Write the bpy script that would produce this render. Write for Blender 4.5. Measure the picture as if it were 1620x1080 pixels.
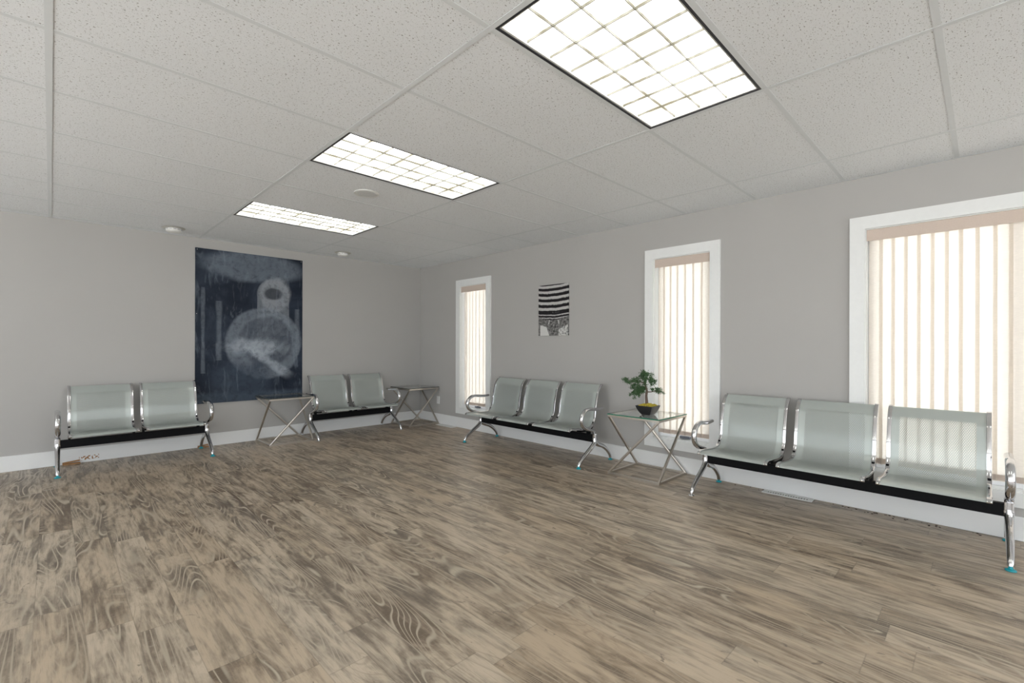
import bpy, bmesh, math, random
from mathutils import Vector, Matrix
random.seed(7)
PI = math.pi
scene = bpy.context.scene
for o in list(bpy.data.objects): bpy.data.objects.remove(o, do_unlink=True)
C = scene.collection

# ------------------------------------------------------------------ camera, sky, exposure
CAM = (-4.2059, -6.3570, 1.1790)
cam = bpy.data.cameras.new('camera'); camo = bpy.data.objects.new('camera', cam); C.objects.link(camo)
cam.sensor_fit = 'HORIZONTAL'; cam.sensor_width = 36.0
cam.lens = 739.27 / 1620 * 36.0
cam.shift_y = (546.69 - 540) / 1620
cam.clip_start = 0.05
camo.matrix_world = (Matrix.Translation(CAM) @ Matrix.Rotation(-0.778684, 4, 'Z')
                     @ Matrix.Rotation(PI / 2, 4, 'X') @ Matrix.Rotation(0.002617, 4, 'Z'))
scene.camera = camo
scene.view_settings.view_transform = 'Standard'
scene.view_settings.look = 'None'
scene.view_settings.exposure = 0.70
scene.view_settings.gamma = 1.0
scene.view_settings.use_curve_mapping = False

world = bpy.data.worlds.new('overcast_sky'); scene.world = world; world.use_nodes = True
bg = world.node_tree.nodes['Background']
bg.inputs['Color'].default_value = (0.90, 0.95, 1.0, 1)
bg.inputs['Strength'].default_value = 2.4
sun = bpy.data.lights.new('sun', 'SUN'); sun.energy = 17.0; sun.angle = math.radians(1.0); sun.color = (1.0, 0.98, 0.95)
suno = bpy.data.objects.new('sun', sun); C.objects.link(suno)
suno.rotation_euler = (math.radians(-38), 0, 0)      # stands behind the building's far wall, lights the ground outside
LAMP = 2.7       # radiance of the ceiling fixtures

H = 2.408         # ceiling height
XL, YF = -7.4, -10.4   # far left wall, wall behind the camera
T2, T4 = 0.6096, 1.2192
GX0, GY0 = -0.557, -4.396   # origin of the ceiling grid

def portal(loc, rot, w, h):        # guides the sampling of daylight through an opening; gives no light itself
    l = bpy.data.lights.new('daylight_portal', 'AREA'); l.shape = 'RECTANGLE'; l.size = w; l.size_y = h; l.cycles.is_portal = True
    o = bpy.data.objects.new('daylight_portal', l); C.objects.link(o); o.location = loc; o.rotation_euler = rot
portal((-3.8, -10.62, 1.22), (PI / 2, 0, 0), 6.6, 2.2)                 # faces +y
for yc, w_ in ((-2.4, 3.0), (-7.0, 4.8)): portal((-7.62, yc, 1.22), (PI / 2, 0, -PI / 2), w_, 2.2)   # face +x
for yc, w_ in ((-1.32, 0.56), (-4.35, 0.55), (-6.5, 1.5)): portal((0.20, yc, 1.16), (PI / 2, 0, PI / 2), w_, 1.74)  # face -x

# ------------------------------------------------------------------ node helpers
class V:
    def __init__(s, nt, sock): s.nt = nt; s.s = sock
    def _m(s, op, *a):
        n = s.nt.nodes.new('ShaderNodeMath'); n.operation = op
        for i, x in enumerate((s,) + a):
            if isinstance(x, V): s.nt.links.new(x.s, n.inputs[i])
            else: n.inputs[i].default_value = x
        return V(s.nt, n.outputs[0])
    def __add__(s, o): return s._m('ADD', o)
    __radd__ = __add__
    def __mul__(s, o): return s._m('MULTIPLY', o)
    __rmul__ = __mul__
    def __sub__(s, o): return s._m('SUBTRACT', o)
    def __rsub__(s, o): return (s * -1) + o
    def __truediv__(s, o): return s._m('DIVIDE', o)
    def floor(s): return s._m('FLOOR')
    def fract(s): return s._m('FRACT')
    def abs(s): return s._m('ABSOLUTE')
    def gt(s, o): return s._m('GREATER_THAN', o)
    def lt(s, o): return s._m('LESS_THAN', o)
    def sqrt(s): return s._m('SQRT')
    def sin(s): return s._m('SINE')
    def mod(s, o): return s._m('FLOORED_MODULO', o)
    def min(s, o): return s._m('MINIMUM', o)
    def max(s, o): return s._m('MAXIMUM', o)
    def pow(s, o): return s._m('POWER', o)
    def step(s, a, b):
        n = s.nt.nodes.new('ShaderNodeMapRange'); n.interpolation_type = 'SMOOTHSTEP'
        s.nt.links.new(s.s, n.inputs[0])
        n.inputs[1].default_value = a; n.inputs[2].default_value = b
        return V(s.nt, n.outputs[0])

class Mat:
    def __init__(s, name):
        s.m = bpy.data.materials.new(name); s.m.use_nodes = True
        s.nt = s.m.node_tree; s.b = s.nt.nodes['Principled BSDF']
    def coords(s, kind='Object'):
        n = s.nt.nodes.new('ShaderNodeTexCoord'); x = s.nt.nodes.new('ShaderNodeSeparateXYZ')
        s.nt.links.new(n.outputs[kind], x.inputs[0])
        return [V(s.nt, x.outputs[i]) for i in range(3)]
    def uv(s):
        n = s.nt.nodes.new('ShaderNodeUVMap'); x = s.nt.nodes.new('ShaderNodeSeparateXYZ')
        s.nt.links.new(n.outputs[0], x.inputs[0])
        return [V(s.nt, x.outputs[i]) for i in range(2)]
    def vec(s, x, y, z=0.0):
        n = s.nt.nodes.new('ShaderNodeCombineXYZ')
        for i, q in enumerate((x, y, z)):
            if isinstance(q, V): s.nt.links.new(q.s, n.inputs[i])
            else: n.inputs[i].default_value = q
        return n.outputs[0]
    def noise(s, vec, scale=5, detail=2, rough=0.5, dist=0.0):
        n = s.nt.nodes.new('ShaderNodeTexNoise'); s.nt.links.new(vec, n.inputs['Vector'])
        n.inputs['Scale'].default_value = scale; n.inputs['Detail'].default_value = detail
        n.inputs['Roughness'].default_value = rough; n.inputs['Distortion'].default_value = dist
        return V(s.nt, n.outputs[0])
    def white(s, vec):
        n = s.nt.nodes.new('ShaderNodeTexWhiteNoise'); n.noise_dimensions = '3D'
        s.nt.links.new(vec, n.inputs['Vector'])
        x = s.nt.nodes.new('ShaderNodeSeparateXYZ'); s.nt.links.new(n.outputs['Color'], x.inputs[0])
        return [V(s.nt, x.outputs[i]) for i in range(3)]
    def mix(s, f, a, b):
        n = s.nt.nodes.new('ShaderNodeMix'); n.data_type = 'RGBA'
        if isinstance(f, V): s.nt.links.new(f.s, n.inputs[0])
        else: n.inputs[0].default_value = f
        for i, q in ((6, a), (7, b)):
            if isinstance(q, tuple): n.inputs[i].default_value = (*q, 1)
            else: s.nt.links.new(q, n.inputs[i])
        return n.outputs[2]
    def col(s, c):
        if isinstance(c, tuple): s.b.inputs['Base Color'].default_value = (*c, 1)
        else: s.nt.links.new(c, s.b.inputs['Base Color'])
        return s
    def set(s, **k):
        for a, v in k.items():
            i = s.b.inputs[a.replace('_', ' ')]
            if isinstance(v, V): s.nt.links.new(v.s, i)
            else: i.default_value = v
        return s
    def bump(s, h, strength=0.2, dist=0.002):
        n = s.nt.nodes.new('ShaderNodeBump'); n.inputs['Strength'].default_value = strength
        n.inputs['Distance'].default_value = dist
        s.nt.links.new(h.s, n.inputs['Height']); s.nt.links.new(n.outputs[0], s.b.inputs['Normal'])
        return s

def simple(name, col, rough=0.5, metal=0.0, wob=0.03, scale=30, **k):
    m = Mat(name); x, y, z = m.coords()
    n = m.noise(m.vec(x, y, z), scale, 3)
    dark = tuple(c * (1 - wob) for c in col); lite = tuple(min(1, c * (1 + wob)) for c in col)
    m.col(m.mix(n, dark, lite)); m.set(Roughness=rough, Metallic=metal, **k)
    return m.m

# walls: warm grey paint with roller stipple
m = Mat('wall_paint'); x, y, z = m.coords(); v = m.vec(x, y, z)
m.col(m.mix(m.noise(v, 1.5, 3), (0.405, 0.394, 0.378), (0.430, 0.419, 0.403))).set(Roughness=0.62)
m.bump(m.noise(v, 160, 2), 0.12, 0.001); WALL = m.m
WHITE = simple('white_trim_paint', (0.78, 0.79, 0.78), 0.35)
VINYL = simple('white_vinyl', (0.85, 0.86, 0.88), 0.3)
# baseboard white with a few dried brown glue smears near the left bench
m = Mat('baseboard_paint'); x, y, z = m.coords()
box = (x + 3.93).abs().lt(0.075) * (z - 0.045 - (x + 3.93) * 0.05).abs().lt(0.02)
spot = m.noise(m.vec(x, y, z), 55, 2).gt(0.52) * box
m.col(m.mix(spot, (0.76, 0.765, 0.76), (0.34, 0.17, 0.07))).set(Roughness=0.38); BASE = m.m

# ceiling tile: white fissured mineral board
m = Mat('ceiling_tile'); x, y, z = m.coords()
a = m.noise(m.vec(x * 1.0, y * 1.5, z), 95, 2, 0.6).step(0.635, 0.67)
b = m.noise(m.vec(x * 1.3, y, z), 210, 2, 0.5).step(0.65, 0.69)
sp = a.max(b * 0.7)
tone = m.noise(m.vec(x, y, z), 2.0, 2)
m.col(m.mix(sp, m.mix(tone, (0.79, 0.81, 0.83), (0.82, 0.84, 0.86)), (0.22, 0.21, 0.20))).set(Roughness=0.9)
m.bump(1 - sp, 0.25, 0.002); TILE = m.m
TEE = simple('ceiling_grid_white', (0.70, 0.725, 0.74), 0.8, Specular_IOR_Level=0.15)
BLACK = simple('black_metal', (0.006, 0.006, 0.007), 0.55, Specular_IOR_Level=0.12)
GAP = simple('black_fixture_edge', (0.02, 0.02, 0.025), 0.5)
CHROME = simple('polished_chrome', (0.66, 0.66, 0.675), 0.07, 1.0, 0.01)
NICKEL = simple('brushed_nickel', (0.58, 0.54, 0.49), 0.28, 1.0, 0.06, 80)
TEAL = simple('teal_plastic', (0.01, 0.30, 0.36), 0.35)
PLATE = simple('white_plastic', (0.75, 0.75, 0.73), 0.4)
AGED = simple('aged_white_plastic', (0.55, 0.54, 0.50), 0.5)
CARD = simple('brown_cardboard', (0.36, 0.19, 0.08), 0.8, 0, 0.2, 60)
DARK = simple('dark_recess', (0.03, 0.03, 0.03), 0.8)
GREYP = simple('grey_plastic', (0.16, 0.17, 0.20), 0.4)
CRUMB = simple('dark_crumb', (0.05, 0.035, 0.03), 0.9)

# powder-coated perforated seat steel
m = Mat('perforated_steel'); u, w = m.uv()
P = 0.0104
row = (w / (P * 0.866)).floor()
fx = (u / P + row.mod(2.0) * 0.5).fract() - 0.5
fy = ((w / (P * 0.866)).fract() - 0.5) * 0.866
d = (fx * fx + fy * fy).sqrt()
inside = u.abs().lt(0.182) * w.gt(0.085) * w.lt(0.70)
hole = d.lt(0.30) * inside
xx, yy, zz = m.coords(); n = m.noise(m.vec(xx, yy, zz), 6, 2)
m.col(m.mix(n, (0.42, 0.455, 0.43), (0.45, 0.485, 0.46))).set(Roughness=0.33, Metallic=0.30)
m.set(Alpha=1 - hole); PERF = m.m

# glass
def glass(name, col, rough=0.0):
    m = Mat(name); m.col(col); m.set(Roughness=rough, IOR=1.5, Transmission_Weight=1.0)
    x, y, z = m.coords(); m.bump(m.noise(m.vec(x, y, z), 3, 1), 0.01, 0.001)
    return m.m
GLASS = glass('clear_table_glass', (0.93, 0.975, 0.955))
m = Mat('green_glass_edge'); x, y, z = m.coords()
m.col(m.mix(m.noise(m.vec(x, y, z), 20, 1), (0.0, 0.16, 0.09), (0.01, 0.25, 0.15))).set(Roughness=0.1); GEDGE = m.m
DEDGE = simple('dark_glass_edge', (0.045, 0.06, 0.055), 0.15)
PANE = glass('window_glass', (0.97, 0.985, 0.98))

# vertical blind fabric: cream, lets daylight through
def fabric(name, col, trans, tw):
    m = Mat(name); nt = m.nt; x, y, z = m.coords()
    weave = m.noise(m.vec(x * 0.5, y * 0.5, z * 3.2), 70, 3, 0.65)
    big = m.noise(m.vec(x, y, z * 2.0), 9, 2)
    f = (weave * 0.75 + big * 0.25).step(0.3, 0.7)
    c1 = m.mix(f, tuple(c * 0.93 for c in col), col)
    c2 = m.mix(f, tuple(c * 0.90 for c in trans), trans)
    d = nt.nodes.new('ShaderNodeBsdfDiffuse'); t = nt.nodes.new('ShaderNodeBsdfTranslucent'); mx = nt.nodes.new('ShaderNodeMixShader')
    nt.links.new(c1, d.inputs[0]); nt.links.new(c2, t.inputs[0]); mx.inputs[0].default_value = tw
    nt.links.new(d.outputs[0], mx.inputs[1]); nt.links.new(t.outputs[0], mx.inputs[2])
    nt.nodes.remove(m.b); nt.links.new(mx.outputs[0], nt.nodes['Material Output'].inputs[0])
    return m.m
SLAT = fabric('cream_blind_fabric', (0.72, 0.66, 0.60), (0.95, 0.88, 0.79), 0.48)
HEM = fabric('blind_hem_fabric', (0.72, 0.64, 0.58), (0.80, 0.72, 0.65), 0.45)
VALANCE = simple('beige_valance_fabric', (0.60, 0.50, 0.43), 0.8, 0, 0.05, 120)

# floor: weathered oak-look vinyl planks running along the window wall
m = Mat('weathered_oak_planks'); x, y, z = m.coords()
W, L = 0.152, 1.22
rx = (x / W).floor(); fx = (x / W).fract()
r0 = m.white(m.vec(rx, 3.3, 1.7))[0]
ry = y / L + r0; iy = ry.floor(); fy = ry.fract()
ra, rb, rc = m.white(m.vec(rx, iy, 0.5))
gx = x + ra * 17.0; gy = y * 0.13 + rb * 23.0
field = m.noise(m.vec(gx, gy, rc * 9.0), 5.0, 1, 0.4, 0.35)
cont = ((field * 26.0).fract() - 0.5).abs() * 2.0           # contour rings of the grain
line = cont.step(0.62, 0.95)
fine = m.noise(m.vec(x * 1.0 + ra * 5, y * 0.06, rc * 3), 190, 3, 0.7)
grain2 = m.noise(m.vec(x + rb * 9, y * 0.10, ra * 3), 40, 3, 0.6)
patch = m.noise(m.vec(x * 1.7 + ra * 0.35, y * 0.42 + rb * 0.35, rc * 0.2), 5.2, 5, 0.66, 0.5)
patch2 = m.noise(m.vec(x * 1.1, y * 0.8, 4.0), 1.3, 3, 0.6)
dark = (patch * 0.80 + patch2 * 0.25 + ra * 0.05 + grain2 * 0.30).step(0.57, 0.86)
knots = m.noise(m.vec(x * 1.7 + rc * 8, y * 0.8 + ra * 8, 2.0), 7.0, 4, 0.65, 1.4).step(0.64, 0.70)
tan = m.mix(rb, (0.44, 0.345, 0.245), (0.51, 0.425, 0.325))
brn = m.mix(rc, (0.105, 0.070, 0.042), (0.125, 0.102, 0.080))
base = m.mix(dark * 0.95, tan, brn)
base = m.mix(grain2.step(0.45, 0.70) * 0.40, base, (0.14, 0.105, 0.075))
base = m.mix(fine.step(0.52, 0.80) * 0.45, base, (0.12, 0.09, 0.065))
base = m.mix(knots * 0.65, base, (0.095, 0.075, 0.06))
base = m.mix(line * dark * m.noise(m.vec(x * 1.2, y * 0.6, rc + 4.0), 3.2, 2).step(0.36, 0.50) * 0.80, base, (0.52, 0.45, 0.35))
base = m.mix((1 - cont.step(0.05, 0.30)) * m.noise(m.vec(x * 1.2, y * 0.6, rc), 2.6, 2).step(0.50, 0.62) * 0.28, base, (0.14, 0.10, 0.07))
scr = m.noise(m.vec(x * 0.9, y * 1.0, 7.0), 26, 5, 0.75, 1.5).step(0.60, 0.72) * m.noise(m.vec(x, y, 8.0), 3.0, 2).step(0.45, 0.62)
base = m.mix(scr * 0.6, base, (0.50, 0.45, 0.37))
cross = m.noise(m.vec(x * 0.35, y * 1.6, 11.0), 60, 3, 0.7).step(0.5, 0.75)
base = m.mix(cross * 0.22, base, (0.42, 0.36, 0.28))
seam = (fx.lt(0.012)).max(fx.gt(0.988)).max((fy).lt(0.0018)).max(fy.gt(0.9982))
base = m.mix(seam * 0.25, base, (0.05, 0.04, 0.03))
m.col(base).set(Roughness=(fine * 0.10 + dark * 0.05 + 0.30))
m.b.inputs['Specular IOR Level'].default_value = 0.5
m.bump(fine * 0.5 + line * dark * 0.4 - seam, 0.18, 0.0015); FLOOR = m.m

m = Mat('concrete_outside'); x, y, z = m.coords()
m.col(m.mix(m.noise(m.vec(x, y, z), 3, 4), (0.50, 0.50, 0.49), (0.57, 0.57, 0.56))).set(Roughness=0.9); CONC = m.m

# poster print: generic dusky blue-black abstract of pale rounded forms
m = Mat('poster_print'); x, y, z = m.coords()
n1 = m.noise(m.vec(x, y, z), 2.2, 5, 0.6, 0.8); n2 = m.noise(m.vec(x, y, z), 14, 4, 0.7, 0.4); n3 = m.noise(m.vec(x * 2.5, y, z * 0.6), 5, 3, 0.6, 1.2)
def disc(cx, cz, r, soft, sx=1.0, sz=1.0, warp=0.10):
    dx = (x - cx) / sx; dz = (z - cz) / sz
    dd = (dx * dx + dz * dz).sqrt() + (n1 - 0.5) * warp
    return 1 - dd.step(r - soft, r + soft)
big = disc(0.14, -0.20, 0.44, 0.02, 1.0, 1.0, 0.10)
hol = disc(0.16, -0.18, 0.31, 0.025, 1.0, 1.0, 0.16)
top = disc(0.26, 0.42, 0.20, 0.03, 0.9, 1.1, 0.12)
pale = disc(0.02, -0.24, 0.20, 0.10, 1.5, 0.55, 0.6)
ray_ = (((x * 0.75 + z + 0.28).abs() + (n1 - 0.5) * 0.18).step(0.02, 0.09) * -1 + 1) * disc(0.22, -0.30, 0.34, 0.1)
low = disc(-0.12, -0.66, 0.34, 0.12, 0.9, 0.8, 0.5)
floor_ = 1 - (z + n1 * 0.2 + 0.72).step(-0.02, 0.05)
arc = disc(0.02, 0.74, 0.56, 0.10, 1.0, 0.32, 0.3)
c = m.mix(n1.step(0.3, 0.8), (0.006, 0.010, 0.020), (0.034, 0.047, 0.070))
c = m.mix(arc * 0.5, c, (0.22, 0.26, 0.31))
c = m.mix(floor_ * 0.35, c, (0.14, 0.18, 0.23))
blk = ((x - 0.24).abs() - 0.19 + (n1 - 0.5) * 0.03).lt(0.0) * (z - 0.42).lt(0.0) * z.gt(-0.1)
blk = blk.max(disc(0.24, 0.42, 0.19, 0.01, 1, 1, 0.03))
c = m.mix(blk * 0.55, c, (0.24, 0.26, 0.29))
c = m.mix(top * 0.55, c, (0.32, 0.34, 0.37))
c = m.mix(disc(0.24, 0.43, 0.085, 0.02, 1.2, 0.8) * 0.85, c, (0.03, 0.035, 0.045))
for q_, w_, h_ in ((-0.52, 0.018, 0.5), (-0.36, 0.03, 0.35), (0.53, 0.03, 0.3)):
    c = m.mix((1 - ((x - q_).abs() + (n1 - 0.5) * 0.05).step(w_ * 0.4, w_ * 1.4)) * (z + 0.05).abs().lt(h_) * 0.35, c, (0.22, 0.25, 0.29))
c = m.mix(big * 0.65, c, (0.20, 0.23, 0.27))
c = m.mix(hol * 0.6, c, (0.045, 0.056, 0.075))
c = m.mix(low * 0.7, c, (0.045, 0.062, 0.09))
c = m.mix(pale * 0.75, c, (0.38, 0.42, 0.47))
c = m.mix(ray_ * 0.7, c, (0.36, 0.40, 0.45))
c = m.mix(n2.step(0.42, 0.75) * 0.5, c, (0.010, 0.016, 0.028))
c = m.mix(n3.step(0.52, 0.75) * 0.28, c, (0.24, 0.28, 0.33))
m.col(c).set(Roughness=0.6, Specular_IOR_Level=0.2); POSTER = m.m

# small canvas: black and white stripes above a dark muzzle shape (local y across, z up; 0.456 x 0.60)
m = Mat('striped_canvas_print'); x, y, z = m.coords()
u = (y * -1) / 0.456; t = z / 0.60        # -0.5..0.5
wob = m.noise(m.vec(0.0, y, z * 0.25), 9, 3, 0.6) - 0.5; jag = m.noise(m.vec(0.0, y * 5.0, z * 1.2), 22, 3, 0.7) - 0.5
s = t + u * u * -0.10 + wob * 0.035 + jag * 0.028
ph = (s * 8.4 + (s * s) * 1.5)
st = ((ph + 0.15) * 2 * PI).sin()
st2 = ((s * 17.0) * 2 * PI).sin()
lowz = 1 - t.step(-0.10, 0.02)
jag2 = m.noise(m.vec(0.0, y * 3.0, z * 2.0), 38, 4, 0.75) - 0.5
stripe = (st * (1 - lowz) + (st2 * 0.7 - 0.25) * lowz + jag * 1.5 + jag2 * 2.2).step(-0.02, 0.22)
lk = m.noise(m.vec(0.0, y, z), 38, 5, 0.75); lk2 = m.noise(m.vec(0.0, y * 1.0, z * 2.0), 24, 4, 0.7)
below = 1 - (t + wob * 0.03 + jag2 * 0.03 + u * u * -0.25).step(-0.21, -0.18)
fur = m.mix((lk * 0.6 + lk2 * 0.4).step(0.36, 0.72), (0.012, 0.011, 0.011), (0.42, 0.41, 0.40))
c = m.mix(stripe, (0.012, 0.010, 0.012), m.mix(lk, (0.38, 0.37, 0.36), (0.62, 0.61, 0.60)))
lp = (u + 0.27).abs().lt(0.165) * (t + 0.32 + (u + 0.27) * 0.22 + jag * 0.10).lt(0.0) * (u + 0.12 + (t + 0.5) * 0.55 + jag * 0.08).lt(0.0)
rp = (u - 0.34).abs().lt(0.155) * (t + 0.345 - (u - 0.3) * 0.25 + jag * 0.16).lt(0.0) * (u - 0.15 - (t + 0.5) * 0.5 - jag * 0.14).gt(0.0)
low = m.mix(lp, fur, m.mix(lk.step(0.66, 0.72), (0.60, 0.60, 0.58), (0.05, 0.05, 0.05)))
low = m.mix(rp, low, m.mix(lk.step(0.50, 0.58), (0.60, 0.60, 0.58), (0.10, 0.10, 0.10)))
c = m.mix(below, c, low)
horn = ((u + 0.13 - (t + 0.24) * 0.25).abs().lt(0.015)).max((u - 0.19 + (t + 0.24) * 0.35).abs().lt(0.015)) * (t + 0.235).abs().lt(0.04)
c = m.mix(horn * 0.8, c, (0.6, 0.6, 0.58))
m.col(c).set(Roughness=0.6, Specular_IOR_Level=0.2); PIC = m.m

# bonsai
FOLI = simple('dark_green_foliage', (0.055, 0.125, 0.045), 0.6, 0, 0.6, 90)
MOSS = simple('yellow_green_moss', (0.50, 0.40, 0.05), 0.9, 0, 0.5, 150)
BARK = simple('brown_bark', (0.13, 0.09, 0.07), 0.8, 0, 0.4, 120)
POT = simple('charcoal_glazed_pot', (0.022, 0.023, 0.026), 0.28)

# ceiling lamp optics
m = Mat('lamp_diffuser'); x, y, z = m.coords()
e = m.noise(m.vec(x, y, z), 11, 2, 0.5, 0.6).step(0.35, 0.62)
m.col((0.9, 0.9, 0.85)).set(Roughness=0.4, Emission_Strength=LAMP)
m.nt.links.new(m.mix(e, (0.265, 0.245, 0.185), (0.98, 1.0, 1.0)), m.b.inputs['Emission Color']); LENS = m.m
LOUV = simple('pale_louver_metal', (0.26, 0.25, 0.20), 0.4, 0.0)

# ------------------------------------------------------------------ mesh helpers
def box(bm, x0, x1, y0, y1, z0, z1):
    vs = [bm.verts.new((x, y, z)) for z in (z0, z1) for y in (y0, y1) for x in (x0, x1)]
    fs = []
    for q in ((0, 2, 3, 1), (4, 5, 7, 6), (0, 1, 5, 4), (2, 6, 7, 3), (0, 4, 6, 2), (1, 3, 7, 5)):
        fs.append(bm.faces.new([vs[i] for i in q]))
    return fs

def sweep(bm, path, hw, ht, n=12, side=Vector((1, 0, 0)), square=False, cap=True):
    """sweep an oval (or rounded-square) section along a 3D path; hw along 'side', ht across"""
    path = [Vector(p) for p in path]; rings = []
    N = len(path)
    for i, p in enumerate(path):
        t = (path[min(i + 1, N - 1)] - path[max(i - 1, 0)]).normalized()
        s = (side - t * side.dot(t))
        s = s.normalized() if s.length > 1e-5 else t.orthogonal().normalized()
        q = t.cross(s).normalized()
        a = hw[i] if isinstance(hw, (list, tuple)) else hw
        b = ht[i] if isinstance(ht, (list, tuple)) else ht
        ring = []
        for k in range(n):
            an = 2 * PI * (k + 0.5) / n; cx, cy = math.cos(an), math.sin(an)
            if square:
                e = 0.35; cx = math.copysign(abs(cx) ** e, cx); cy = math.copysign(abs(cy) ** e, cy)
            ring.append(bm.verts.new(p + s * (cx * a) + q * (cy * b)))
        rings.append(ring)
    for r0, r1 in zip(rings, rings[1:]):
        for k in range(n):
            bm.faces.new((r0[k], r0[(k + 1) % n], r1[(k + 1) % n], r1[k]))
    if cap:
        bm.faces.new(rings[0]); bm.faces.new(list(reversed(rings[-1])))

def catmull(pts, sub=6):
    out = []
    for i in range(len(pts) - 1):
        p0 = pts[max(i - 1, 0)]; p1 = pts[i]; p2 = pts[i + 1]; p3 = pts[min(i + 2, len(pts) - 1)]
        for k in range(sub):
            t = k / sub
            out.append(tuple(0.5 * ((2 * b) + (-a + c) * t + (2 * a - 5 * b + 4 * c - d) * t * t + (-a + 3 * b - 3 * c + d) * t ** 3)
                             for a, b, c, d in zip(p0, p1, p2, p3)))
    out.append(tuple(pts[-1])); return out

def lathe(bm, prof, n=32, c=(0, 0, 0)):
    rings = []
    for r, z in prof:
        if r < 1e-6: rings.append([bm.verts.new((c[0], c[1], c[2] + z))])
        else: rings.append([bm.verts.new((c[0] + r * math.cos(2 * PI * k / n), c[1] + r * math.sin(2 * PI * k / n), c[2] + z)) for k in range(n)])
    for a, b in zip(rings, rings[1:]):
        for k in range(n):
            if len(a) == 1 and len(b) == 1: continue
            if len(a) == 1: bm.faces.new((a[0], b[(k + 1) % n], b[k]))
            elif len(b) == 1: bm.faces.new((a[k], a[(k + 1) % n], b[0]))
            else: bm.faces.new((a[k], a[(k + 1) % n], b[(k + 1) % n], b[k]))

def obj(name, bm, mats, parent=None, smooth=True, bevel=0.0, recalc=True, loc=None, label=None):
    if recalc: bmesh.ops.recalc_face_normals(bm, faces=bm.faces)
    me = bpy.data.meshes.new(name); bm.to_mesh(me); bm.free()
    if not isinstance(mats, (list, tuple)): mats = [mats]
    for mm in mats: me.materials.append(mm)
    if smooth:
        me.polygons.foreach_set('use_smooth', [True] * len(me.polygons))
        me.set_sharp_from_angle(angle=math.radians(38))
    o = bpy.data.objects.new(name, me); C.objects.link(o)
    if parent: o.parent = parent
    if loc: o.location = loc
    if bevel:
        b = o.modifiers.new('bevel', 'BEVEL'); b.width = bevel; b.segments = 2; b.limit_method = 'ANGLE'; b.angle_limit = math.radians(50)
    if label: o['label'] = label
    return o

def thing(name, label, cat, loc=(0, 0, 0), rz=0.0, group=None):
    o = bpy.data.objects.new(name, None); C.objects.link(o); o.empty_display_size = 0.1
    o.location = loc; o.rotation_euler = (0, 0, rz)
    o['label'] = label; o['category'] = cat
    if group: o['group'] = group
    return o
def tag(o, label, cat, group=None):
    o['label'] = label; o['category'] = cat
    if group: o['group'] = group
    return o
def struct(name, bm, mats, label, parent=None, **k):
    o = obj(name, bm, mats, parent, **k); o['kind'] = 'structure'
    if not parent: o['label'] = label
    return o
def copy_tree(o, parent=None):
    c = o.copy(); C.objects.link(c)
    if parent: c.parent = parent
    for ch in [q for q in bpy.data.objects if q.parent == o]: copy_tree(ch, c)
    return c

# ------------------------------------------------------------------ the room
WT = 0.16
bm = bmesh.new(); box(bm, XL - WT, WT, YF - WT, WT, -0.12, 0.0)
struct('floor', bm, FLOOR, 'weathered oak-look plank floor')
bm = bmesh.new(); box(bm, XL - WT, WT, 0, WT, 0, H + 0.16)
struct('wall_back', bm, WALL, 'grey painted back wall with the tall dark poster')
bm = bmesh.new(); LO = [(-0.9, -3.9), (-4.6, -9.4)]  # unseen left wall, with window openings added to brighten the room
prev = 0.0
for a, b in LO:
    box(bm, XL - WT, XL, a, prev, 0, H + 0.16); box(bm, XL - WT, XL, b, a, 0, 0.12); box(bm, XL - WT, XL, b, a, 2.32, H + 0.16); prev = b
box(bm, XL - WT, XL, YF, prev, 0, H + 0.16)
struct('wall_left', bm, WALL, 'grey painted wall on the left, outside the view')
# right wall with three openings
OP = [(-1.040, -1.605), (-4.074, -4.624), (-5.742, -7.25)]
Z0, Z1 = 0.292, 2.030
bm = bmesh.new(); ys = [0.0]
for a, b in OP: ys += [a, b]
ys.append(YF)
for i in range(0, len(ys), 2): box(bm, 0, WT, ys[i + 1], ys[i], 0, H + 0.16)
for a, b in OP:
    box(bm, 0, WT, b, a, 0, Z0); box(bm, 0, WT, b, a, Z1, H + 0.16)
struct('wall_right', bm, WALL, 'grey painted window wall on the right')
# wall behind the camera with a wide window added to let in more daylight
FX0, FX1, FZ0, FZ1 = -7.1, -0.5, 0.12, 2.32
bm = bmesh.new()
box(bm, XL, FX0, YF - WT, YF, 0, H + 0.16); box(bm, FX1, 0, YF - WT, YF, 0, H + 0.16)
box(bm, FX0, FX1, YF - WT, YF, 0, FZ0); box(bm, FX0, FX1, YF - WT, YF, FZ1, H + 0.16)
struct('wall_front', bm, WALL, 'wall behind the viewer with a wide window added for daylight')
bm = bmesh.new()
for k in range(5):
    xx = FX0 + (FX1 - FX0) * k / 4; box(bm, xx - 0.03, xx + 0.03, YF - 0.1, YF - 0.03, FZ0, FZ1)
box(bm, FX0, FX1, YF - 0.1, YF - 0.03, FZ0, FZ0 + 0.05); box(bm, FX0, FX1, YF - 0.1, YF - 0.03, FZ1 - 0.05, FZ1)
struct('window_4', bm, WHITE, 'wide window added behind the viewer for daylight', smooth=False)  # frame of the window added as a daylight source
bm = bmesh.new()
for a, b in LO:
    for k in range(4):
        yy = a + (b - a) * k / 3; box(bm, XL - 0.1, XL - 0.03, yy - 0.03, yy + 0.03, 0.12, 2.32)
    box(bm, XL - 0.1, XL - 0.03, b, a, 0.12, 0.17); box(bm, XL - 0.1, XL - 0.03, b, a, 2.27, 2.32)
struct('window_5', bm, WHITE, 'windows added on the left for daylight, outside the view', smooth=False)  # frames of the added left openings, unseen, there for daylight

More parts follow.
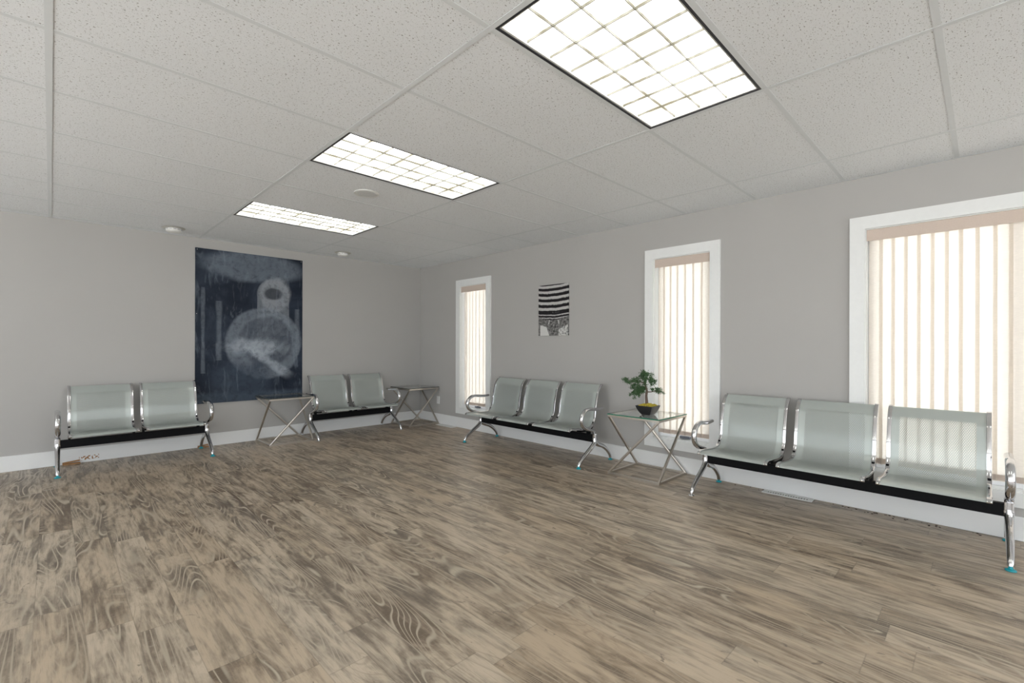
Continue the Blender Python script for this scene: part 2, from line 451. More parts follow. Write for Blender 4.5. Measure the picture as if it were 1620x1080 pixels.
# ceiling: lay-in panels and white grid
FIX = [(-1, j) for j in (5, 2, -1, -4, -7)]   # fixture columns: cell i (to the left of runner i), cells j-? see below
def cell_is_light(i, j): return i in (2, 5) and j in (4, 1, -2, -5, -8)
runners = []; k = 0
while GX0 - k * T4 > XL: runners.append(GX0 - k * T4); k += 1
tees = [GY0 + j * T2 for j in range(-9, 8)]
xs = [0.0] + runners + [XL]; yl = [YF] + tees + [0.0]
bm = bmesh.new(); lights = []
for a in range(len(xs) - 1):
    for b in range(len(yl) - 1):
        # a: column index (1 = between runner 0 and 1); b: row (b=0 is below tee j=-9)
        j = b - 10
        if a in (2, 5) and j in (4, 1, -2, -5, -8):
            lights.append((xs[a + 1], xs[a], yl[b], yl[b + 1])); continue
        v = [bm.verts.new(p) for p in ((xs[a], yl[b], H + 0.002), (xs[a + 1], yl[b], H + 0.002), (xs[a + 1], yl[b + 1], H + 0.002), (xs[a], yl[b + 1], H + 0.002))]
        bm.faces.new(v)
ce = struct('ceiling', bm, TILE, 'white suspended ceiling of speckled tiles', smooth=False, recalc=False)
bm = bmesh.new()
for q in runners: box(bm, q - 0.012, q + 0.012, YF, 0, H - 0.0006, H + 0.0008)
for q in tees:
    for a in range(len(xs) - 1): box(bm, xs[a + 1] + 0.0121, xs[a] - 0.0121, q - 0.012, q + 0.012, H, H + 0.0012)
box(bm, XL, 0, -0.02, 0, H - 0.0006, H + 0.0008); box(bm, -0.02, 0, YF, 0, H - 0.0006, H + 0.0008)
box(bm, XL, XL + 0.02, YF, 0, H - 0.0006, H + 0.0008); box(bm, XL, 0, YF, YF + 0.02, H - 0.0006, H + 0.0008)
struct('ceiling_grid', bm, TEE, '', ce, smooth=False)
bm = bmesh.new(); box(bm, XL - WT, WT, YF - WT, WT, H + 0.16, H + 0.3)
struct('ceiling_light_block', bm, DARK, '', ce, smooth=False)  # unseen slab added to stop sky light leaking in from above

# baseboards
def board(name, x0, x1, y0, y1, lab):
    bm = bmesh.new(); box(bm, x0, x1, y0, y1, 0, 0.146)
    struct(name, bm, BASE, lab, bevel=0.003, smooth=False)
board('baseboard_back', XL, 0, -0.014, 0, 'white baseboard along the back wall')
board('baseboard_right', -0.014, 0, YF, -0.014, 'white baseboard along the window wall')
board('baseboard_left', XL, XL + 0.014, YF, -0.014, 'white baseboard along the left wall')
bm = bmesh.new(); box(bm, -40, 40, -45, 35, -0.3, -0.25)
struct('ground_outside', bm, CONC, 'pale concrete ground outside the windows', smooth=False)  # outdoor ground, kept pale to bounce daylight up into the room

# ------------------------------------------------------------------ windows and blinds
CW = 0.09
def window(i, a, b, lab):
    """a > b along y"""
    bm = bmesh.new()
    box(bm, -0.02, 0, b - CW, b, Z0 - CW, Z1 + CW); box(bm, -0.02, 0, a, a + CW, Z0 - CW, Z1 + CW)
    box(bm, -0.02, 0, b, a, Z1, Z1 + CW); box(bm, -0.02, 0, b, a, Z0 - CW, Z0)
    w = struct('window_%d' % i, bm, WHITE, lab, smooth=False)
    bm = bmesh.new(); t = 0.006
    box(bm, 0, WT, a - t, a, Z0, Z1); box(bm, 0, WT, b, b + t, Z0, Z1)
    box(bm, 0, WT, b + t, a - t, Z1 - t, Z1); box(bm, 0, WT, b + t, a - t, Z0, Z0 + t)
    obj('jamb', bm, WHITE, w, smooth=False)
    bm = bmesh.new(); f = 0.045; x0, x1 = 0.09, 0.14
    box(bm, x0, x1, a - t - f, a - t, Z0 + t, Z1 - t); box(bm, x0, x1, b + t, b + t + f, Z0 + t, Z1 - t)
    box(bm, x0, x1, b + t + f, a - t - f, Z1 - t - f, Z1 - t); box(bm, x0, x1, b + t + f, a - t - f, Z0 + t, Z0 + t + f)
    if a - b > 1: mid = (a + b) / 2; box(bm, x0, x1, mid - 0.025, mid + 0.025, Z0 + t + f, Z1 - t - f)
    obj('sash', bm, VINYL, w, smooth=False, bevel=0.004)
    bm = bmesh.new(); box(bm, 0.112, 0.116, b + t + f, a - t - f, Z0 + t + f, Z1 - t - f)
    obj('pane', bm, PANE, w, smooth=False)
    if a - b < 1:
        bm = bmesh.new(); c = (a + b) / 2 - 0.01
        box(bm, 0.066, 0.0895, c - 0.05, c + 0.05, Z0 + 0.012, Z0 + 0.032)
        sweep(bm, [(0.07, c - 0.04, Z0 + 0.03), (0.055, c + 0.01, Z0 + 0.03), (0.06, c + 0.045, Z0 + 0.022)], 0.005, 0.005, 8, Vector((0, 0, 1)))
        obj('crank_handle', bm, GREYP, w, label='grey folding crank handle')
window(1, *OP[0], 'narrow white-cased window nearest the far corner')
window(2, *OP[1], 'narrow white-cased window behind the bonsai table')
window(3, *OP[2], 'wide white-cased window at the right edge of the view')

def blind(a, b, first, cuts, lab, pitch=0.070, tilt=4):
    """slats hang closed, each lapping over the next; 'cuts' are the overlap positions"""
    root = thing('vertical_blind', lab, 'window blind', (0.05, (a + b) / 2, Z0), 0.0, 'cream vertical blinds on the window wall')
    ox, oy = 0.05, (a + b) / 2
    bm = bmesh.new(); box(bm, 0.000 - ox, 0.004 - ox, b + 0.010 - oy, a - 0.008 - oy, 1.942 - Z0, Z1 - 0.008 - Z0)
    obj('valance', bm, VALANCE, root, smooth=False)
    bm = bmesh.new(); box(bm, 0.02 - ox, 0.075 - ox, b + 0.010 - oy, a - 0.010 - oy, 1.985 - Z0, 2.020 - Z0)
    obj('head_rail', bm, WHITE, root, smooth=False)
    edges = [first] + cuts
    rnd = random.Random(int(abs(a) * 1000))
    while edges[-1] - pitch > b + 0.03: edges.append(edges[-1] - pitch - rnd.uniform(-0.004, 0.004))
    edges.append(b + 0.015)
    for k in range(len(edges) - 1):
        y1, y0 = edges[k] + 0.012, edges[k + 1] - 0.009
        if k == 0: y1 = edges[0]
        cy = (y0 + y1) / 2; hw = (y1 - y0) / 2
        ang = math.radians(tilt * rnd.uniform(0.7, 1.3)); ca, sa = math.cos(ang), math.sin(ang)
        bm = bmesh.new(); zt, zb = 1.985 - Z0, 0.335 - Z0
        bot = rnd.uniform(-0.003, 0.003)
        tw = rnd.uniform(-0.03, 0.03)
        NZ = 8; M_ = 4; grid = []
        for q in range(NZ + 1):
            z_ = zb + (zt - zb) * q / NZ + (bot if q == 0 else 0); an = ang + tw * (1 - q / NZ)
            rowv = []
            for side in (0, 1):
                for p_ in range(M_ + 1):
                    s_ = -hw + 2 * hw * p_ / M_
                    bow = 0.0025 * (1 - (s_ / hw) ** 2)
                    xo = s_ * math.sin(an) + bow * math.cos(an) + side * 0.0006
                    yo = s_ * math.cos(an)
                    rowv.append(bm.verts.new((xo, yo, z_)))
            grid.append(rowv)
        n_ = M_ + 1
        for q in range(NZ):
            for p_ in range(M_):
                bm.faces.new((grid[q][p_], grid[q][p_ + 1], grid[q + 1][p_ + 1], grid[q + 1][p_]))
        for row_ in grid:
            for vv in row_[n_:]: bm.verts.remove(vv)
        s = obj('slat', bm, SLAT, root, loc=(0.0, cy - oy, 0.0), recalc=False)
        bm = bmesh.new(); hh = 0.036
        vs = []
        for z_ in (zb + 0.004, zb + 0.004 + hh):
            for s_ in (-hw + 0.007, hw - 0.007):
                vs.append(bm.verts.new((s_ * math.sin(ang + tw) - 0.0018, s_ * math.cos(ang + tw), z_)))
        r = bmesh.ops.extrude_face_region(bm, geom=[bm.faces.new((vs[0], vs[1], vs[3], vs[2]))])
        for vv in [g for g in r['geom'] if isinstance(g, bmesh.types.BMVert)]: vv.co.x += 0.001
        obj('hem_weight', bm, HEM, s, smooth=False)
    return root
blind(*OP[0], -1.062, [-1.115, -1.187, -1.252, -1.323, -1.401, -1.485], 'cream vertical blind in the narrow window nearest the corner')
blind(*OP[1], -4.095, [-4.156, -4.223, -4.291, -4.367, -4.446, -4.525], 'cream vertical blind in the narrow window behind the bonsai')
blind(*OP[2], -5.757, [-5.829, -5.897, -5.966, -6.035, -6.105, -6.176, -6.244, -6.321, -6.401, -6.469], 'cream vertical blind in the wide window at the right edge')

# ------------------------------------------------------------------ ceiling fixtures
def troffer():
    t = thing('ceiling_light', '', 'ceiling light', (0, 0, H), 0, 'recessed gridded ceiling lights')
    hx, hy = T4 / 2 - 0.0125, T2 / 2 - 0.0125
    bm = bmesh.new(); e = 0.011; d = 0.012; wz = 0.10
    for s in (-1, 1):
        x0, x1 = sorted((s * hx, s * (hx - e))); box(bm, x0, x1, -hy, hy, 0.0, wz)
        y0, y1 = sorted((s * hy, s * (hy - e))); box(bm, -hx + e, hx - e, y0, y1, 0.0, wz)
    obj('frame', bm, GAP, t, smooth=False)
    bm = bmesh.new(); i0 = e + 0.0; r = 0.008
    ax, ay = hx - e, hy - e
    for s in (-1, 1):
        x0, x1 = sorted((s * ax, s * (ax - r))); box(bm, x0, x1, -ay, ay, 0.004, 0.05)
        y0, y1 = sorted((s * ay, s * (ay - r))); box(bm, -ax + r, ax - r, y0, y1, 0.004, 0.05)
    obj('inner_rim', bm, PLATE, t, smooth=False)
    ax -= r; ay -= r
    bm = bmesh.new()
    def blade(p0, p1, axis, q):
        # parabolic blade: thin at the bottom edge, thicker above
        z0, z1 = 0.010, 0.020; a_, b_ = 0.0016, 0.0018
        pts = []
        for (z_, h_) in ((z0, a_), (z0 + 0.005, 0.0012), (z1, b_)):
            for s_ in (-1, 1):
                pts.append((z_, s_ * h_))
        for k in range(2):
            for s_ in (0, 1):
                za, ha = pts[2 * k + s_]; zb_, hb = pts[2 * k + 2 + s_]
                if axis == 'x': vs = [(p0, q + ha, za), (p1, q + ha, za), (p1, q + hb, zb_), (p0, q + hb, zb_)]
                else: vs = [(q + ha, p0, za), (q + ha, p1, za), (q + hb, p1, zb_), (q + hb, p0, zb_)]
                bm.faces.new([bm.verts.new(v_) for v_ in vs])
        if axis == 'x': box(bm, p0, p1, q - a_, q + a_, z0, z0 + 0.0006)
        else: box(bm, q - a_, q + a_, p0, p1, z0, z0 + 0.0006)
    for k in range(1, 4): blade(-ax, ax, 'x', -ay + 2 * ay * k / 4)
    for k in range(1, 8): blade(-ay, ay, 'y', -ax + 2 * ax * k / 8)
    obj('louver', bm, LOUV, t, smooth=False, recalc=False)
    bm = bmesh.new(); box(bm, -ax, ax, -ay, ay, 0.021, 0.026)
    obj('diffuser', bm, LENS, t, smooth=False)
    bm = bmesh.new(); box(bm, -hx, hx, -hy, hy, 0.1005, 0.115)
    obj('housing', bm, GAP, t, smooth=False)
    return t
proto = troffer()
LL = {(2, 4): 'lit ceiling light nearest the dark poster, smallest in view',
      (2, 1): 'middle lit ceiling light, beside the round ceiling speaker',
      (2, -2): 'largest lit ceiling light, cut by the top edge of the view'}
first = True
for (x0, x1, y0, y1) in lights:
    o = proto if first else copy_tree(proto); first = False
    o.location = ((x0 + x1) / 2, (y0 + y1) / 2, H)
    j = round((y0 - GY0) / T2); i = 2 if x1 > -3 else 5
    o['label'] = LL.get((i, j), 'lit ceiling light behind or beside the viewer, outside the view')

# ------------------------------------------------------------------ benches
PROF = [(.098, .772), (.108, .768), (.136, .738), (.158, .709), (.166, .695), (.171, .680), (.188, .618), (.203, .560), (.208, .538), (.211, .520), (.219, .460), (.226, .430),
        (.244, .398), (.270, .370), (.300, .355), (.318, .351), (.370, .350), (.440, .353), (.510, .359), (.585, .366), (.615, .367), (.634, .364), (.647, .357), (.652, .350)]
PR = catmull(PROF, 3)
U0 = 0.33
def loc_(u, z, x=0.0): return (x, -(u - U0), z)
def seat(root, cx):
    hw = 0.2475; rail = 0.024
    bm = bmesh.new(); uvl = bm.loops.layers.uv.new('UVMap')
    arc = [0.0]
    for a, b in zip(PR, PR[1:]): arc.append(arc[-1] + math.dist(a, b))
    XS = [-(hw - rail * 0.7) + 2 * (hw - rail * 0.7) * k / 6 for k in range(7)]
    for s_, off in ((0, 0.0), (1, -0.0022)):
        rows = []
        for i, p in enumerate(PR):
            a = PR[max(i - 1, 0)]; b = PR[min(i + 1, len(PR) - 1)]
            tx, tz = b[0] - a[0], b[1] - a[1]; l_ = math.hypot(tx, tz); nx, nz = -tz / l_, tx / l_
            if nz < 0 and nx < 0: pass
            rows.append([bm.verts.new(loc_(p[0] + nx * off, p[1] + nz * off, cx + x_)) for x_ in XS])
        for i in range(len(rows) - 1):
            for k in range(6):
                f = bm.faces.new((rows[i][k], rows[i][k + 1], rows[i + 1][k + 1], rows[i + 1][k]) if s_ == 0 else (rows[i + 1][k], rows[i + 1][k + 1], rows[i][k + 1], rows[i][k]))
                idx = ((i, k), (i, k + 1), (i + 1, k + 1), (i + 1, k)) if s_ == 0 else ((i + 1, k), (i + 1, k + 1), (i, k + 1), (i, k))
                for lp, (ii, kk) in zip(f.loops, idx): lp[uvl].uv = (XS[kk], arc[ii])
    o = obj('seat', bm, PERF, root, recalc=False)
    for s in (-1, 1):
        bm = bmesh.new(); xc = cx + s * (hw - rail / 2)
        path = [loc_(u, z, xc) for u, z in PR]
        # little turned-down end
        sweep(bm, path, rail / 2, 0.0095, 12, Vector((1, 0, 0)), square=True)
        obj('side_rail', bm, CHROME, o)
    return o

ARM = catmull([(.205, .549), (.235, .547), (.30, .543), (.37, .549), (.44, .556), (.50, .546), (.545, .510), (.562, .460), (.548, .412),
               (.50, .376), (.43, .352), (.37, .336), (.338, .318), (.333, .295)], 4)
FRONT = catmull([(.333, .255), (.345, .215), (.385, .180), (.450, .142), (.520, .100), (.572, .062), (.594, .040), (.602, .022)], 4)
BACK = catmull([(.333, .250), (.318, .210), (.270, .186), (.200, .160), (.135, .118), (.090, .075), (.070, .045), (.065, .022)], 4)
def bench(label, group, loc, rz, n, half, glides):
    root = thing('waiting_bench', label, 'bench', loc, rz, group)
    pitch = 0.5475
    for k in range(n): seat(root, (k - (n - 1) / 2) * pitch)
    bm = bmesh.new(); box(bm, -half + 0.018, half - 0.018, -0.02, 0.02, 0.216, 0.290)
    obj('beam', bm, BLACK, root, bevel=0.004)
    # black brackets under the seat edges
    bp = catmull([(.252, .402), (.262, .368), (.280, .345), (.310, .332), (.380, .326), (.450, .330), (.515, .342)], 4)
    for k in range(n):
        for sg in (-1, 1):
            xb2 = (k - (n - 1) / 2) * pitch + sg * 0.236
            bm = bmesh.new()
            sweep(bm, [loc_(u, z, xb2) for u, z in bp], 0.0085, 0.008, 8, Vector((1, 0, 0)), square=True)
            box(bm, xb2 - 0.008, xb2 + 0.008, -0.028, 0.028, 0.2895, 0.330)
            obj('bracket', bm, BLACK, root)
    g = iter(glides)
    for s in (-1, 1):
        bm = bmesh.new(); xl = s * half
        sweep(bm, [loc_(u, z, xl) for u, z in FRONT], [0.022 - 0.008 * i / (len(FRONT) - 1) for i in range(len(FRONT))],
              [0.028 - 0.015 * i / (len(FRONT) - 1) for i in range(len(FRONT))], 14)
        sweep(bm, [loc_(u, z, xl) for u, z in BACK], [0.022 - 0.008 * i / (len(BACK) - 1) for i in range(len(BACK))],
              [0.028 - 0.015 * i / (len(BACK) - 1) for i in range(len(BACK))], 14)
        sweep(bm, [loc_(.333, .222, xl), loc_(.333, .30, xl)], 0.021, 0.021, 14, square=True)
        sweep(bm, [loc_(.333, .240, xl), loc_(.333, .252, xl)], 0.0235, 0.0235, 14, square=True)
        leg = obj('leg', bm, CHROME, root)
        for (u, first_) in ((.604, True), (.064, False)):
            mt, lb = next(g)
            bm = bmesh.new(); lathe(bm, [(0, 0.0), (0.022, 0.0), (0.024, 0.003), (0.021, 0.008), (0.010, 0.012), (0.008, 0.026), (0, 0.026)], 20, loc_(u, 0.0, xl))
            obj('foot_glide', bm, mt, leg, label=lb)
        bm = bmesh.new(); N = len(ARM)
        hw = [0.021 * min(1, 0.55 + 0.45 * i / 3) for i in range(N)]
        ht = [0.0145 + (0.004 * math.sin(PI * min(1, i / N))) if i > 1 else 0.009 for i in range(N)]
        ht[0] = 0.006; hw[0] = 0.010
        sweep(bm, [loc_(u, z, xl) for u, z in ARM], hw, ht, 14)
        obj('armrest', bm, CHROME, root)
    return root
tl = (TEAL, 'teal plastic foot glide'); ch = (CHROME, None)
G = 'perforated steel waiting benches'
bench('two-seat perforated steel bench left of the dark poster, by the left edge', G, (-3.572, -U0, 0), 0, 2, 0.59, [tl] * 4)
bench('two-seat perforated steel bench between two glass side tables, right of the poster', G, (-1.285, -U0, 0), 0, 2, 0.575, [ch] * 4)
bench('three-seat perforated steel bench below the small striped canvas', G, (-U0, -2.752, 0), -PI / 2, 3, 0.867, [tl] * 4)
# order: left leg (front, back) then right leg; local -x is towards the far corner
bench('three-seat perforated steel bench below the wide window, nearest the viewer', G, (-U0, -5.590, 0), -PI / 2, 3, 0.862, [ch, tl, tl, tl])

# ------------------------------------------------------------------ side tables
def side_table(label, loc, edge=None):
    t = thing('side_table', label, 'side table', loc, 0, 'square glass side tables')
    s, b, h = 0.258, 0.010, 0.548
    bm = bmesh.new()
    def ring(z):
        for q in (-1, 1):
            box(bm, -s, s, min(q * s, q * (s - 2 * b)), max(q * s, q * (s - 2 * b)), z, z + 2 * b)
            box(bm, min(q * s, q * (s - 2 * b)), max(q * s, q * (s - 2 * b)), -s + 2 * b, s - 2 * b, z, z + 2 * b)
    ring(0.0); base = bm; obj('base_frame', bm, NICKEL, t, bevel=0.0015, smooth=False)
    bm = bmesh.new(); ring(h - 2 * b); obj('top_frame', bm, NICKEL, t, bevel=0.0015, smooth=False)
    c = s - b; zt, zb = h - 1.5 * b, 1.5 * b
    Lc, Fc, Rc, Kc = (-c, c), (-c, -c), (c, -c), (c, c)
    for a, d in ((Lc, Kc), (Fc, Lc), (Rc, Fc), (Kc, Rc)):
        bm = bmesh.new(); n_ = Vector((d[1] - a[1], -(d[0] - a[0]), 0)).normalized()
        sweep(bm, [(a[0], a[1], zt), (d[0], d[1], zb)], b, b, 12, n_, square=True)
        obj('leg', bm, NICKEL, t)
    bm = bmesh.new(); g = s + 0.001
    fs = box(bm, -g, g, -g, g, h, h + 0.008)
    for f in fs:
        f.material_index = 0
    tp = obj('glass_top', bm, [GLASS], t, smooth=False)
    bm = bmesh.new()
    for q in (-1, 1):
        box(bm, -g - 0.0006, g + 0.0006, min(q * g, q * (g + 0.0006)), max(q * g, q * (g + 0.0006)), h + 0.0005, h + 0.0075)
        box(bm, min(q * g, q * (g + 0.0006)), max(q * g, q * (g + 0.0006)), -g, g, h + 0.0005, h + 0.0075)
    obj('glass_edge', bm, edge[0], tp, smooth=False, label=edge[1])
    return t
side_table('square glass side table holding the bonsai, below the middle window', (-0.290, -4.165, 0), (GEDGE, 'green polished glass edge'))
side_table('square glass side table in front of the dark poster', (-2.146, -0.280, 0), (DEDGE, 'dark polished glass edge'))
side_table('square glass side table in the far corner of the room', (-0.276, -0.280, 0), (DEDGE, 'dark polished glass edge'))

# ------------------------------------------------------------------ bonsai
TOP = 0.5565
bon = thing('bonsai_tree', 'small bonsai tree with yellow moss in a dark square pot', 'potted plant', (-0.340, -4.200, TOP))
bm = bmesh.new(); prev = None; rings = []
for (r, z) in [(0.0, 0.004), (0.040, 0.0), (0.0425, 0.004), (0.054, 0.018), (0.066, 0.040), (0.076, 0.064), (0.0815, 0.084), (0.0775, 0.084), (0.070, 0.066), (0.0, 0.062)]:
    rr = []
    if r == 0: rings.append([bm.verts.new((0, 0, z))]); continue
    for (sx, sy) in ((-1, -1), (1, -1), (1, 1), (-1, 1)):
        rr.append(bm.verts.new((sx * r, sy * r, z)))
    rings.append(rr)
for a, b in zip(rings, rings[1:]):
    for k in range(4):
        if len(a) == 1: bm.faces.new((a[0], b[k], b[(k + 1) % 4]))
        elif len(b) == 1: bm.faces.new((a[k], b[0], a[(k + 1) % 4]))
        else: bm.faces.new((a[k], a[(k + 1) % 4], b[(k + 1) % 4], b[k]))
obj('pot', bm, POT, bon, bevel=0.0015)
bm = bmesh.new()
for k in range(420):
    a = random.uniform(-1, 1); b = random.uniform(-1, 1)
    hz = 0.076 + 0.024 * (1 - max(abs(a), abs(b)) ** 2) + random.uniform(-.003, .004)
    mt = Matrix.Translation((a * 0.070, b * 0.070, hz)) @ Matrix.Rotation(random.uniform(0, 6), 4, 'Z') @ Matrix.Diagonal((1, 1, 0.6, 1))
    bmesh.ops.create_icosphere(bm, subdivisions=1, radius=random.uniform(0.004, 0.008), matrix=mt)
obj('moss', bm, MOSS, bon, smooth=False)
R_ = Vector((math.cos(1.06), -math.sin(1.06), 0)); D_ = Vector((math.sin(1.06), math.cos(1.06), 0))
PXM = 1 / 176.0
def bp_(px, py, d=0.0):
    return R_ * ((px - 1026.0) * PXM) + D_ * d + Vector((0, 0, 1.179 - (py - 546.7) * PXM - TOP))
bm = bmesh.new()
tr = catmull([tuple(bp_(1024.5, 641)), tuple(bp_(1024, 634)), tuple(bp_(1023.5, 626, .004)), tuple(bp_(1024.5, 618, .006)), tuple(bp_(1022, 608, .0)), tuple(bp_(1023, 596, .004))], 4)
sweep(bm, tr, [0.017 - 0.011 * i / (len(tr) - 1) + (0.006 if i < 2 else 0) for i in range(len(tr))], [0.015 - 0.010 * i / (len(tr) - 1) for i in range(len(tr))], 10)
for br in ([(1024, 620, .005), (1030, 620, .0), (1035, 619, -.004), (1044, 618, .0)], [(1024, 616, .0), (1017, 617, -.01), (1008, 619, -.012)],
           [(1022, 607, .0), (1014, 604, .005), (1001, 602, .005)]):
    p = catmull([tuple(bp_(*q)) for q in br], 4)
    sweep(bm, p, [0.006 - 0.004 * i / (len(p) - 1) for i in range(len(p))], [0.006 - 0.004 * i / (len(p) - 1) for i in range(len(p))], 8)
obj('trunk', bm, BARK, bon)
pads = [(1023, 592.5, 0.062, 0.030, 0.05, 0), (1026, 602, 0.056, 0.032, 0.05, 0), (1002, 601.5, 0.078, 0.022, 0.045, 0.15), (1012, 615, 0.072, 0.034, 0.055, -0.1),
        (1006, 624, 0.050, 0.028, 0.04, -0.2), (1042, 617, 0.058, 0.018, 0.04, 0.25)]
for (px, py, hw, hh, hd, sl) in pads:
    bm = bmesh.new(); c = bp_(px, py)
    hw *= 1.20; hh *= 1.38; nn = int(hw * hh * 190000)
    clumps = []
    while len(clumps) < 16:
        a, b, d = (random.uniform(-1, 1) for _ in range(3))
        if a * a + b * b + d * d < 1: clumps.append((a, b, d))
    for k in range(int(nn * 1.6)):
        a, b, d = random.choice(clumps)
        a += random.gauss(0, 0.14); b += random.gauss(0, 0.22); d += random.gauss(0, 0.17)
        p = c + R_ * (a * hw) + D_ * (d * hd) + Vector((0, 0, (b - 0.15 * a * a) * hh - a * sl * hw))
        rot = Matrix.Rotation(random.uniform(0, 6.28), 4, random.choice('XYZ')) @ Matrix.Rotation(random.uniform(0, 6.28), 4, 'Z')
        sz = random.uniform(0.0030, 0.0058)
        mt = Matrix.Translation(p) @ rot @ Matrix.Diagonal((1.2, 0.6, 0.4, 1))
        bmesh.ops.create_icosphere(bm, subdivisions=1, radius=sz, matrix=mt)
    obj('foliage_pad', bm, FOLI, bon, smooth=False)

# ------------------------------------------------------------------ pictures
px0, px1, pz0, pz1 = -3.034, -1.838, 0.500, 2.296
pc = ((px0 + px1) / 2, -0.004, (pz0 + pz1) / 2)
bm = bmesh.new(); hx, hz = (px1 - px0) / 2, (pz1 - pz0) / 2
NX, NZ = 12, 16; fr = []
for sgn in (0, 1):
    g_ = []
    for j in range(NZ + 1):
        r_ = []
        for i in range(NX + 1):
            xx, zz = -hx + 2 * hx * i / NX, -hz + 2 * hz * j / NZ
            wv = 0.0015 * math.sin(xx * 7 + zz * 2) + (0.010 * max(0, (-zz - hz * 0.86) / (hz * 0.14)) ** 2 if zz < -hz * 0.86 else 0)
            r_.append(bm.verts.new((xx, (-0.0018 if sgn == 0 else 0.0) - abs(wv), zz)))
        g_.append(r_)
    fr.append(g_)
for j in range(NZ):
    for i in range(NX):
        for s_ in (0, 1): bm.faces.new((fr[s_][j][i], fr[s_][j][i + 1], fr[s_][j + 1][i + 1], fr[s_][j + 1][i]))
for j in range(NZ):
    for i in (0, NX): bm.faces.new((fr[0][j][i], fr[0][j + 1][i], fr[1][j + 1][i], fr[1][j][i]))
for i in range(NX):
    for j in (0, NZ): bm.faces.new((fr[0][j][i], fr[0][j][i + 1], fr[1][j][i + 1], fr[1][j][i]))
po = obj('poster', bm, POSTER, None, loc=pc)
tag(po, 'tall blue-black unframed poster pinned to the back wall', 'poster')
for (a, b) in ((-hx + 0.02, hz - 0.02), (hx - 0.02, hz - 0.02), (-hx + 0.015, 0.14 * 1.0), (-hx + 0.02, -hz + 0.03), (0.30, -hz + 0.03)):
    bm = bmesh.new(); bmesh.ops.create_uvsphere(bm, u_segments=12, v_segments=8, radius=0.0055, matrix=Matrix.Translation((a, -0.005, b)))
    obj('pin', bm, CHROME, po)
bm = bmesh.new(); box(bm, -0.009, 0.009, -0.228, 0.228, -0.300, 0.300)
cv = obj('canvas_print', bm, PIC, None, loc=(-0.0095, -2.794, 1.599), bevel=0.002, smooth=False)
tag(cv, 'small black and white striped canvas on the window wall', 'picture')

# ------------------------------------------------------------------ small fittings
def detector(label, loc):
    t = thing('smoke_detector', label, 'smoke detector', loc, 0, 'ceiling detectors near the back wall')
    bm = bmesh.new(); lathe(bm, [(0, 0), (0.100, 0), (0.104, -0.003), (0.098, -0.006), (0.072, -0.009), (0, -0.009)], 36); obj('mounting_plate', bm, AGED, t)
    bm = bmesh.new(); lathe(bm, [(0, -0.0092), (0.066, -0.0092), (0.070, -0.014), (0.066, -0.034), (0.056, -0.044), (0.030, -0.049), (0, -0.050)], 36); obj('body', bm, PLATE, t)
    bm = bmesh.new()
    for k in range(12):
        a = 2 * PI * k / 12; c_ = Vector((math.cos(a) * 0.067, math.sin(a) * 0.067, -0.020))
        bmesh.ops.create_cube(bm, size=1, matrix=Matrix.Translation(c_) @ Matrix.Rotation(a, 4, 'Z') @ Matrix.Diagonal((0.008, 0.022, 0.004, 1)))
    obj('slot_ring', bm, GREYP, t, smooth=False)
detector('round white ceiling detector above and left of the poster', (-3.29, -0.36, H - 0.0002))
detector('round white ceiling detector right of the poster, past the farthest light', (-1.449, -0.36, H - 0.0002))
sp = thing('ceiling_speaker', 'round flush ceiling speaker between the two farther lights', 'speaker', (-2.388, -2.834, H + 0.0018))
bm = bmesh.new(); lathe(bm, [(0.078, 0), (0.098, 0), (0.100, -0.004), (0.094, -0.008), (0.080, -0.007), (0.078, 0)], 40); obj('rim', bm, PLATE, sp)
bm = bmesh.new(); lathe(bm, [(0.0785, -0.002), (0.077, -0.007), (0.05, -0.009), (0, -0.010)], 40)
m = Mat('speaker_grille'); x, y, z = m.coords(); P = 0.004
dd = (((x / P).fract() - 0.5).pow(2.0) + ((y / P).fract() - 0.5).pow(2.0)).sqrt()
m.col(m.mix(dd.lt(0.25), (0.70, 0.71, 0.70), (0.40, 0.40, 0.40))).set(Roughness=0.5)
obj('grille', bm, m.m, sp)

ou = thing('wall_outlet', 'white electrical outlet low on the window wall by the corner', 'electrical outlet', (0, -0.500, 0.350))
bm = bmesh.new(); box(bm, -0.006, 0, -0.036, 0.036, -0.058, 0.058); obj('cover_plate', bm, PLATE, ou, bevel=0.002)
for s in (-1, 1):
    bm = bmesh.new(); box(bm, -0.0085, -0.006, -0.017, 0.017, s * 0.02 - 0.0135, s * 0.02 + 0.0135); so = obj('socket', bm, PLATE, ou, bevel=0.003)
    bm = bmesh.new()
    for q in (-1, 1): box(bm, -0.0089, -0.0086, q * 0.006 - 0.001, q * 0.006 + 0.001, s * 0.02 - 0.001, s * 0.02 + 0.006)
    obj('slot', bm, DARK, so, smooth=False)

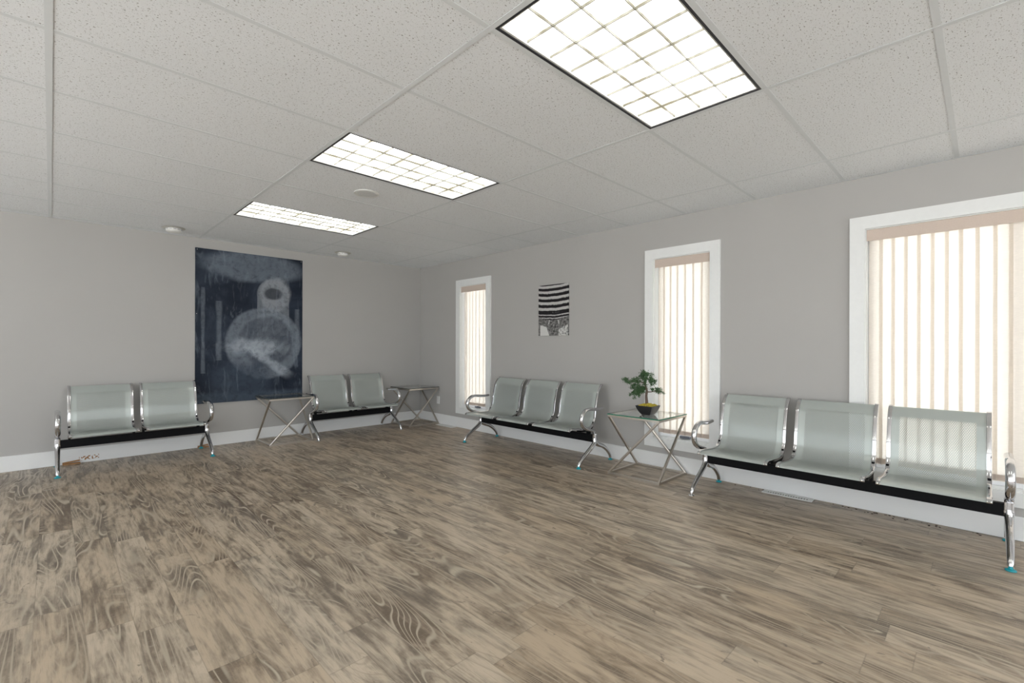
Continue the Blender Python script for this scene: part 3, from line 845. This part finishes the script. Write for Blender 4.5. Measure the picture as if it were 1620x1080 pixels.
def register(label, y0, y1, x0, x1):
    cx, cy = (x0 + x1) / 2, (y0 + y1) / 2; hx, hy = (x1 - x0) / 2, (y1 - y0) / 2
    t = thing('floor_register', label, 'floor vent', (cx, cy, 0), 0, 'white floor registers')
    bm = bmesh.new(); b = 0.024; e = 0.03
    for s in (-1, 1):
        box(bm, min(s * hx, s * (hx - b)), max(s * hx, s * (hx - b)), -hy, hy, 0.0005, 0.006)
        box(bm, -hx + b, hx - b, min(s * hy, s * (hy - e)), max(s * hy, s * (hy - e)), 0.0005, 0.006)
    obj('rim', bm, PLATE, t, smooth=False, bevel=0.001)
    bm = bmesh.new(); box(bm, -hx + b, hx - b, -hy + e, hy - e, 0.0004, 0.001); obj('dark_backing', bm, DARK, t, smooth=False)  # dark sheet standing in for the shaded hollow under the slots
    bm = bmesh.new(); n = 16
    for k in range(n + 1):
        q = -hy + e + (2 * hy - 2 * e) * k / n
        box(bm, -hx + b, hx - b, q - 0.0034, q + 0.0034, 0.0012, 0.0055)
    obj('louver', bm, PLATE, t, smooth=False)
register('white floor register below the wide window, under the nearest bench', -5.435, -5.085, -0.112, -0.030)
register('white floor register by the far corner table', -0.985, -0.600, -0.125, -0.030)

def folded(label, x, y, rz, ln):
    t = tag(obj('folded_cardboard', bmesh.new(), CARD), label, 'cardboard scrap', 'cardboard scraps under the left bench')
    bm = bmesh.new()
    def strip(a0, a1, z0, z1, w0, th):
        vs = []
        for (xx, zz) in ((a0, z0), (a1, z1)):
            for yy in (-w0, w0):
                for q in (0, th): vs.append(bm.verts.new((xx, yy, zz + q)))
        for q in ((0, 1, 3, 2), (4, 6, 7, 5), (0, 4, 5, 1), (2, 3, 7, 6), (1, 5, 7, 3), (0, 2, 6, 4)): bm.faces.new([vs[i] for i in q])
    strip(-ln / 2, ln / 2, 0.0, 0.0, 0.012, 0.013)
    strip(-ln / 2, ln / 2 - 0.004, 0.0132, 0.026, 0.010, 0.011)
    bmesh.ops.recalc_face_normals(bm, faces=bm.faces); bm.to_mesh(t.data); bm.free()
    t.location = (x, y, 0.0005); t.rotation_euler = (0, 0, rz)
folded('brown folded cardboard scrap behind the left foot of the leftmost bench', -4.060, -0.036, 0.0, 0.13)
folded('brown folded cardboard scrap behind the right foot of the leftmost bench', -2.945, -0.040, 0.0, 0.13)

rn = random.Random(3)
bm = bmesh.new()
for k in range(46):
    yy = rn.choice([rn.gauss(-5.95, 0.12), rn.uniform(-7.0, -4.7)]); xx = -0.03 - abs(rn.gauss(0, 0.035))
    rr = rn.uniform(0.002, 0.006)
    bmesh.ops.create_icosphere(bm, subdivisions=1, radius=rr, matrix=Matrix.Translation((xx, yy, rr * 0.4)) @ Matrix.Diagonal((1, 1.4, 0.5, 1)))
cr = obj('crumbs', bm, CRUMB, None, smooth=False); cr['kind'] = 'stuff'; tag(cr, 'dark crumbs along the floor edge under the wide window', 'debris')
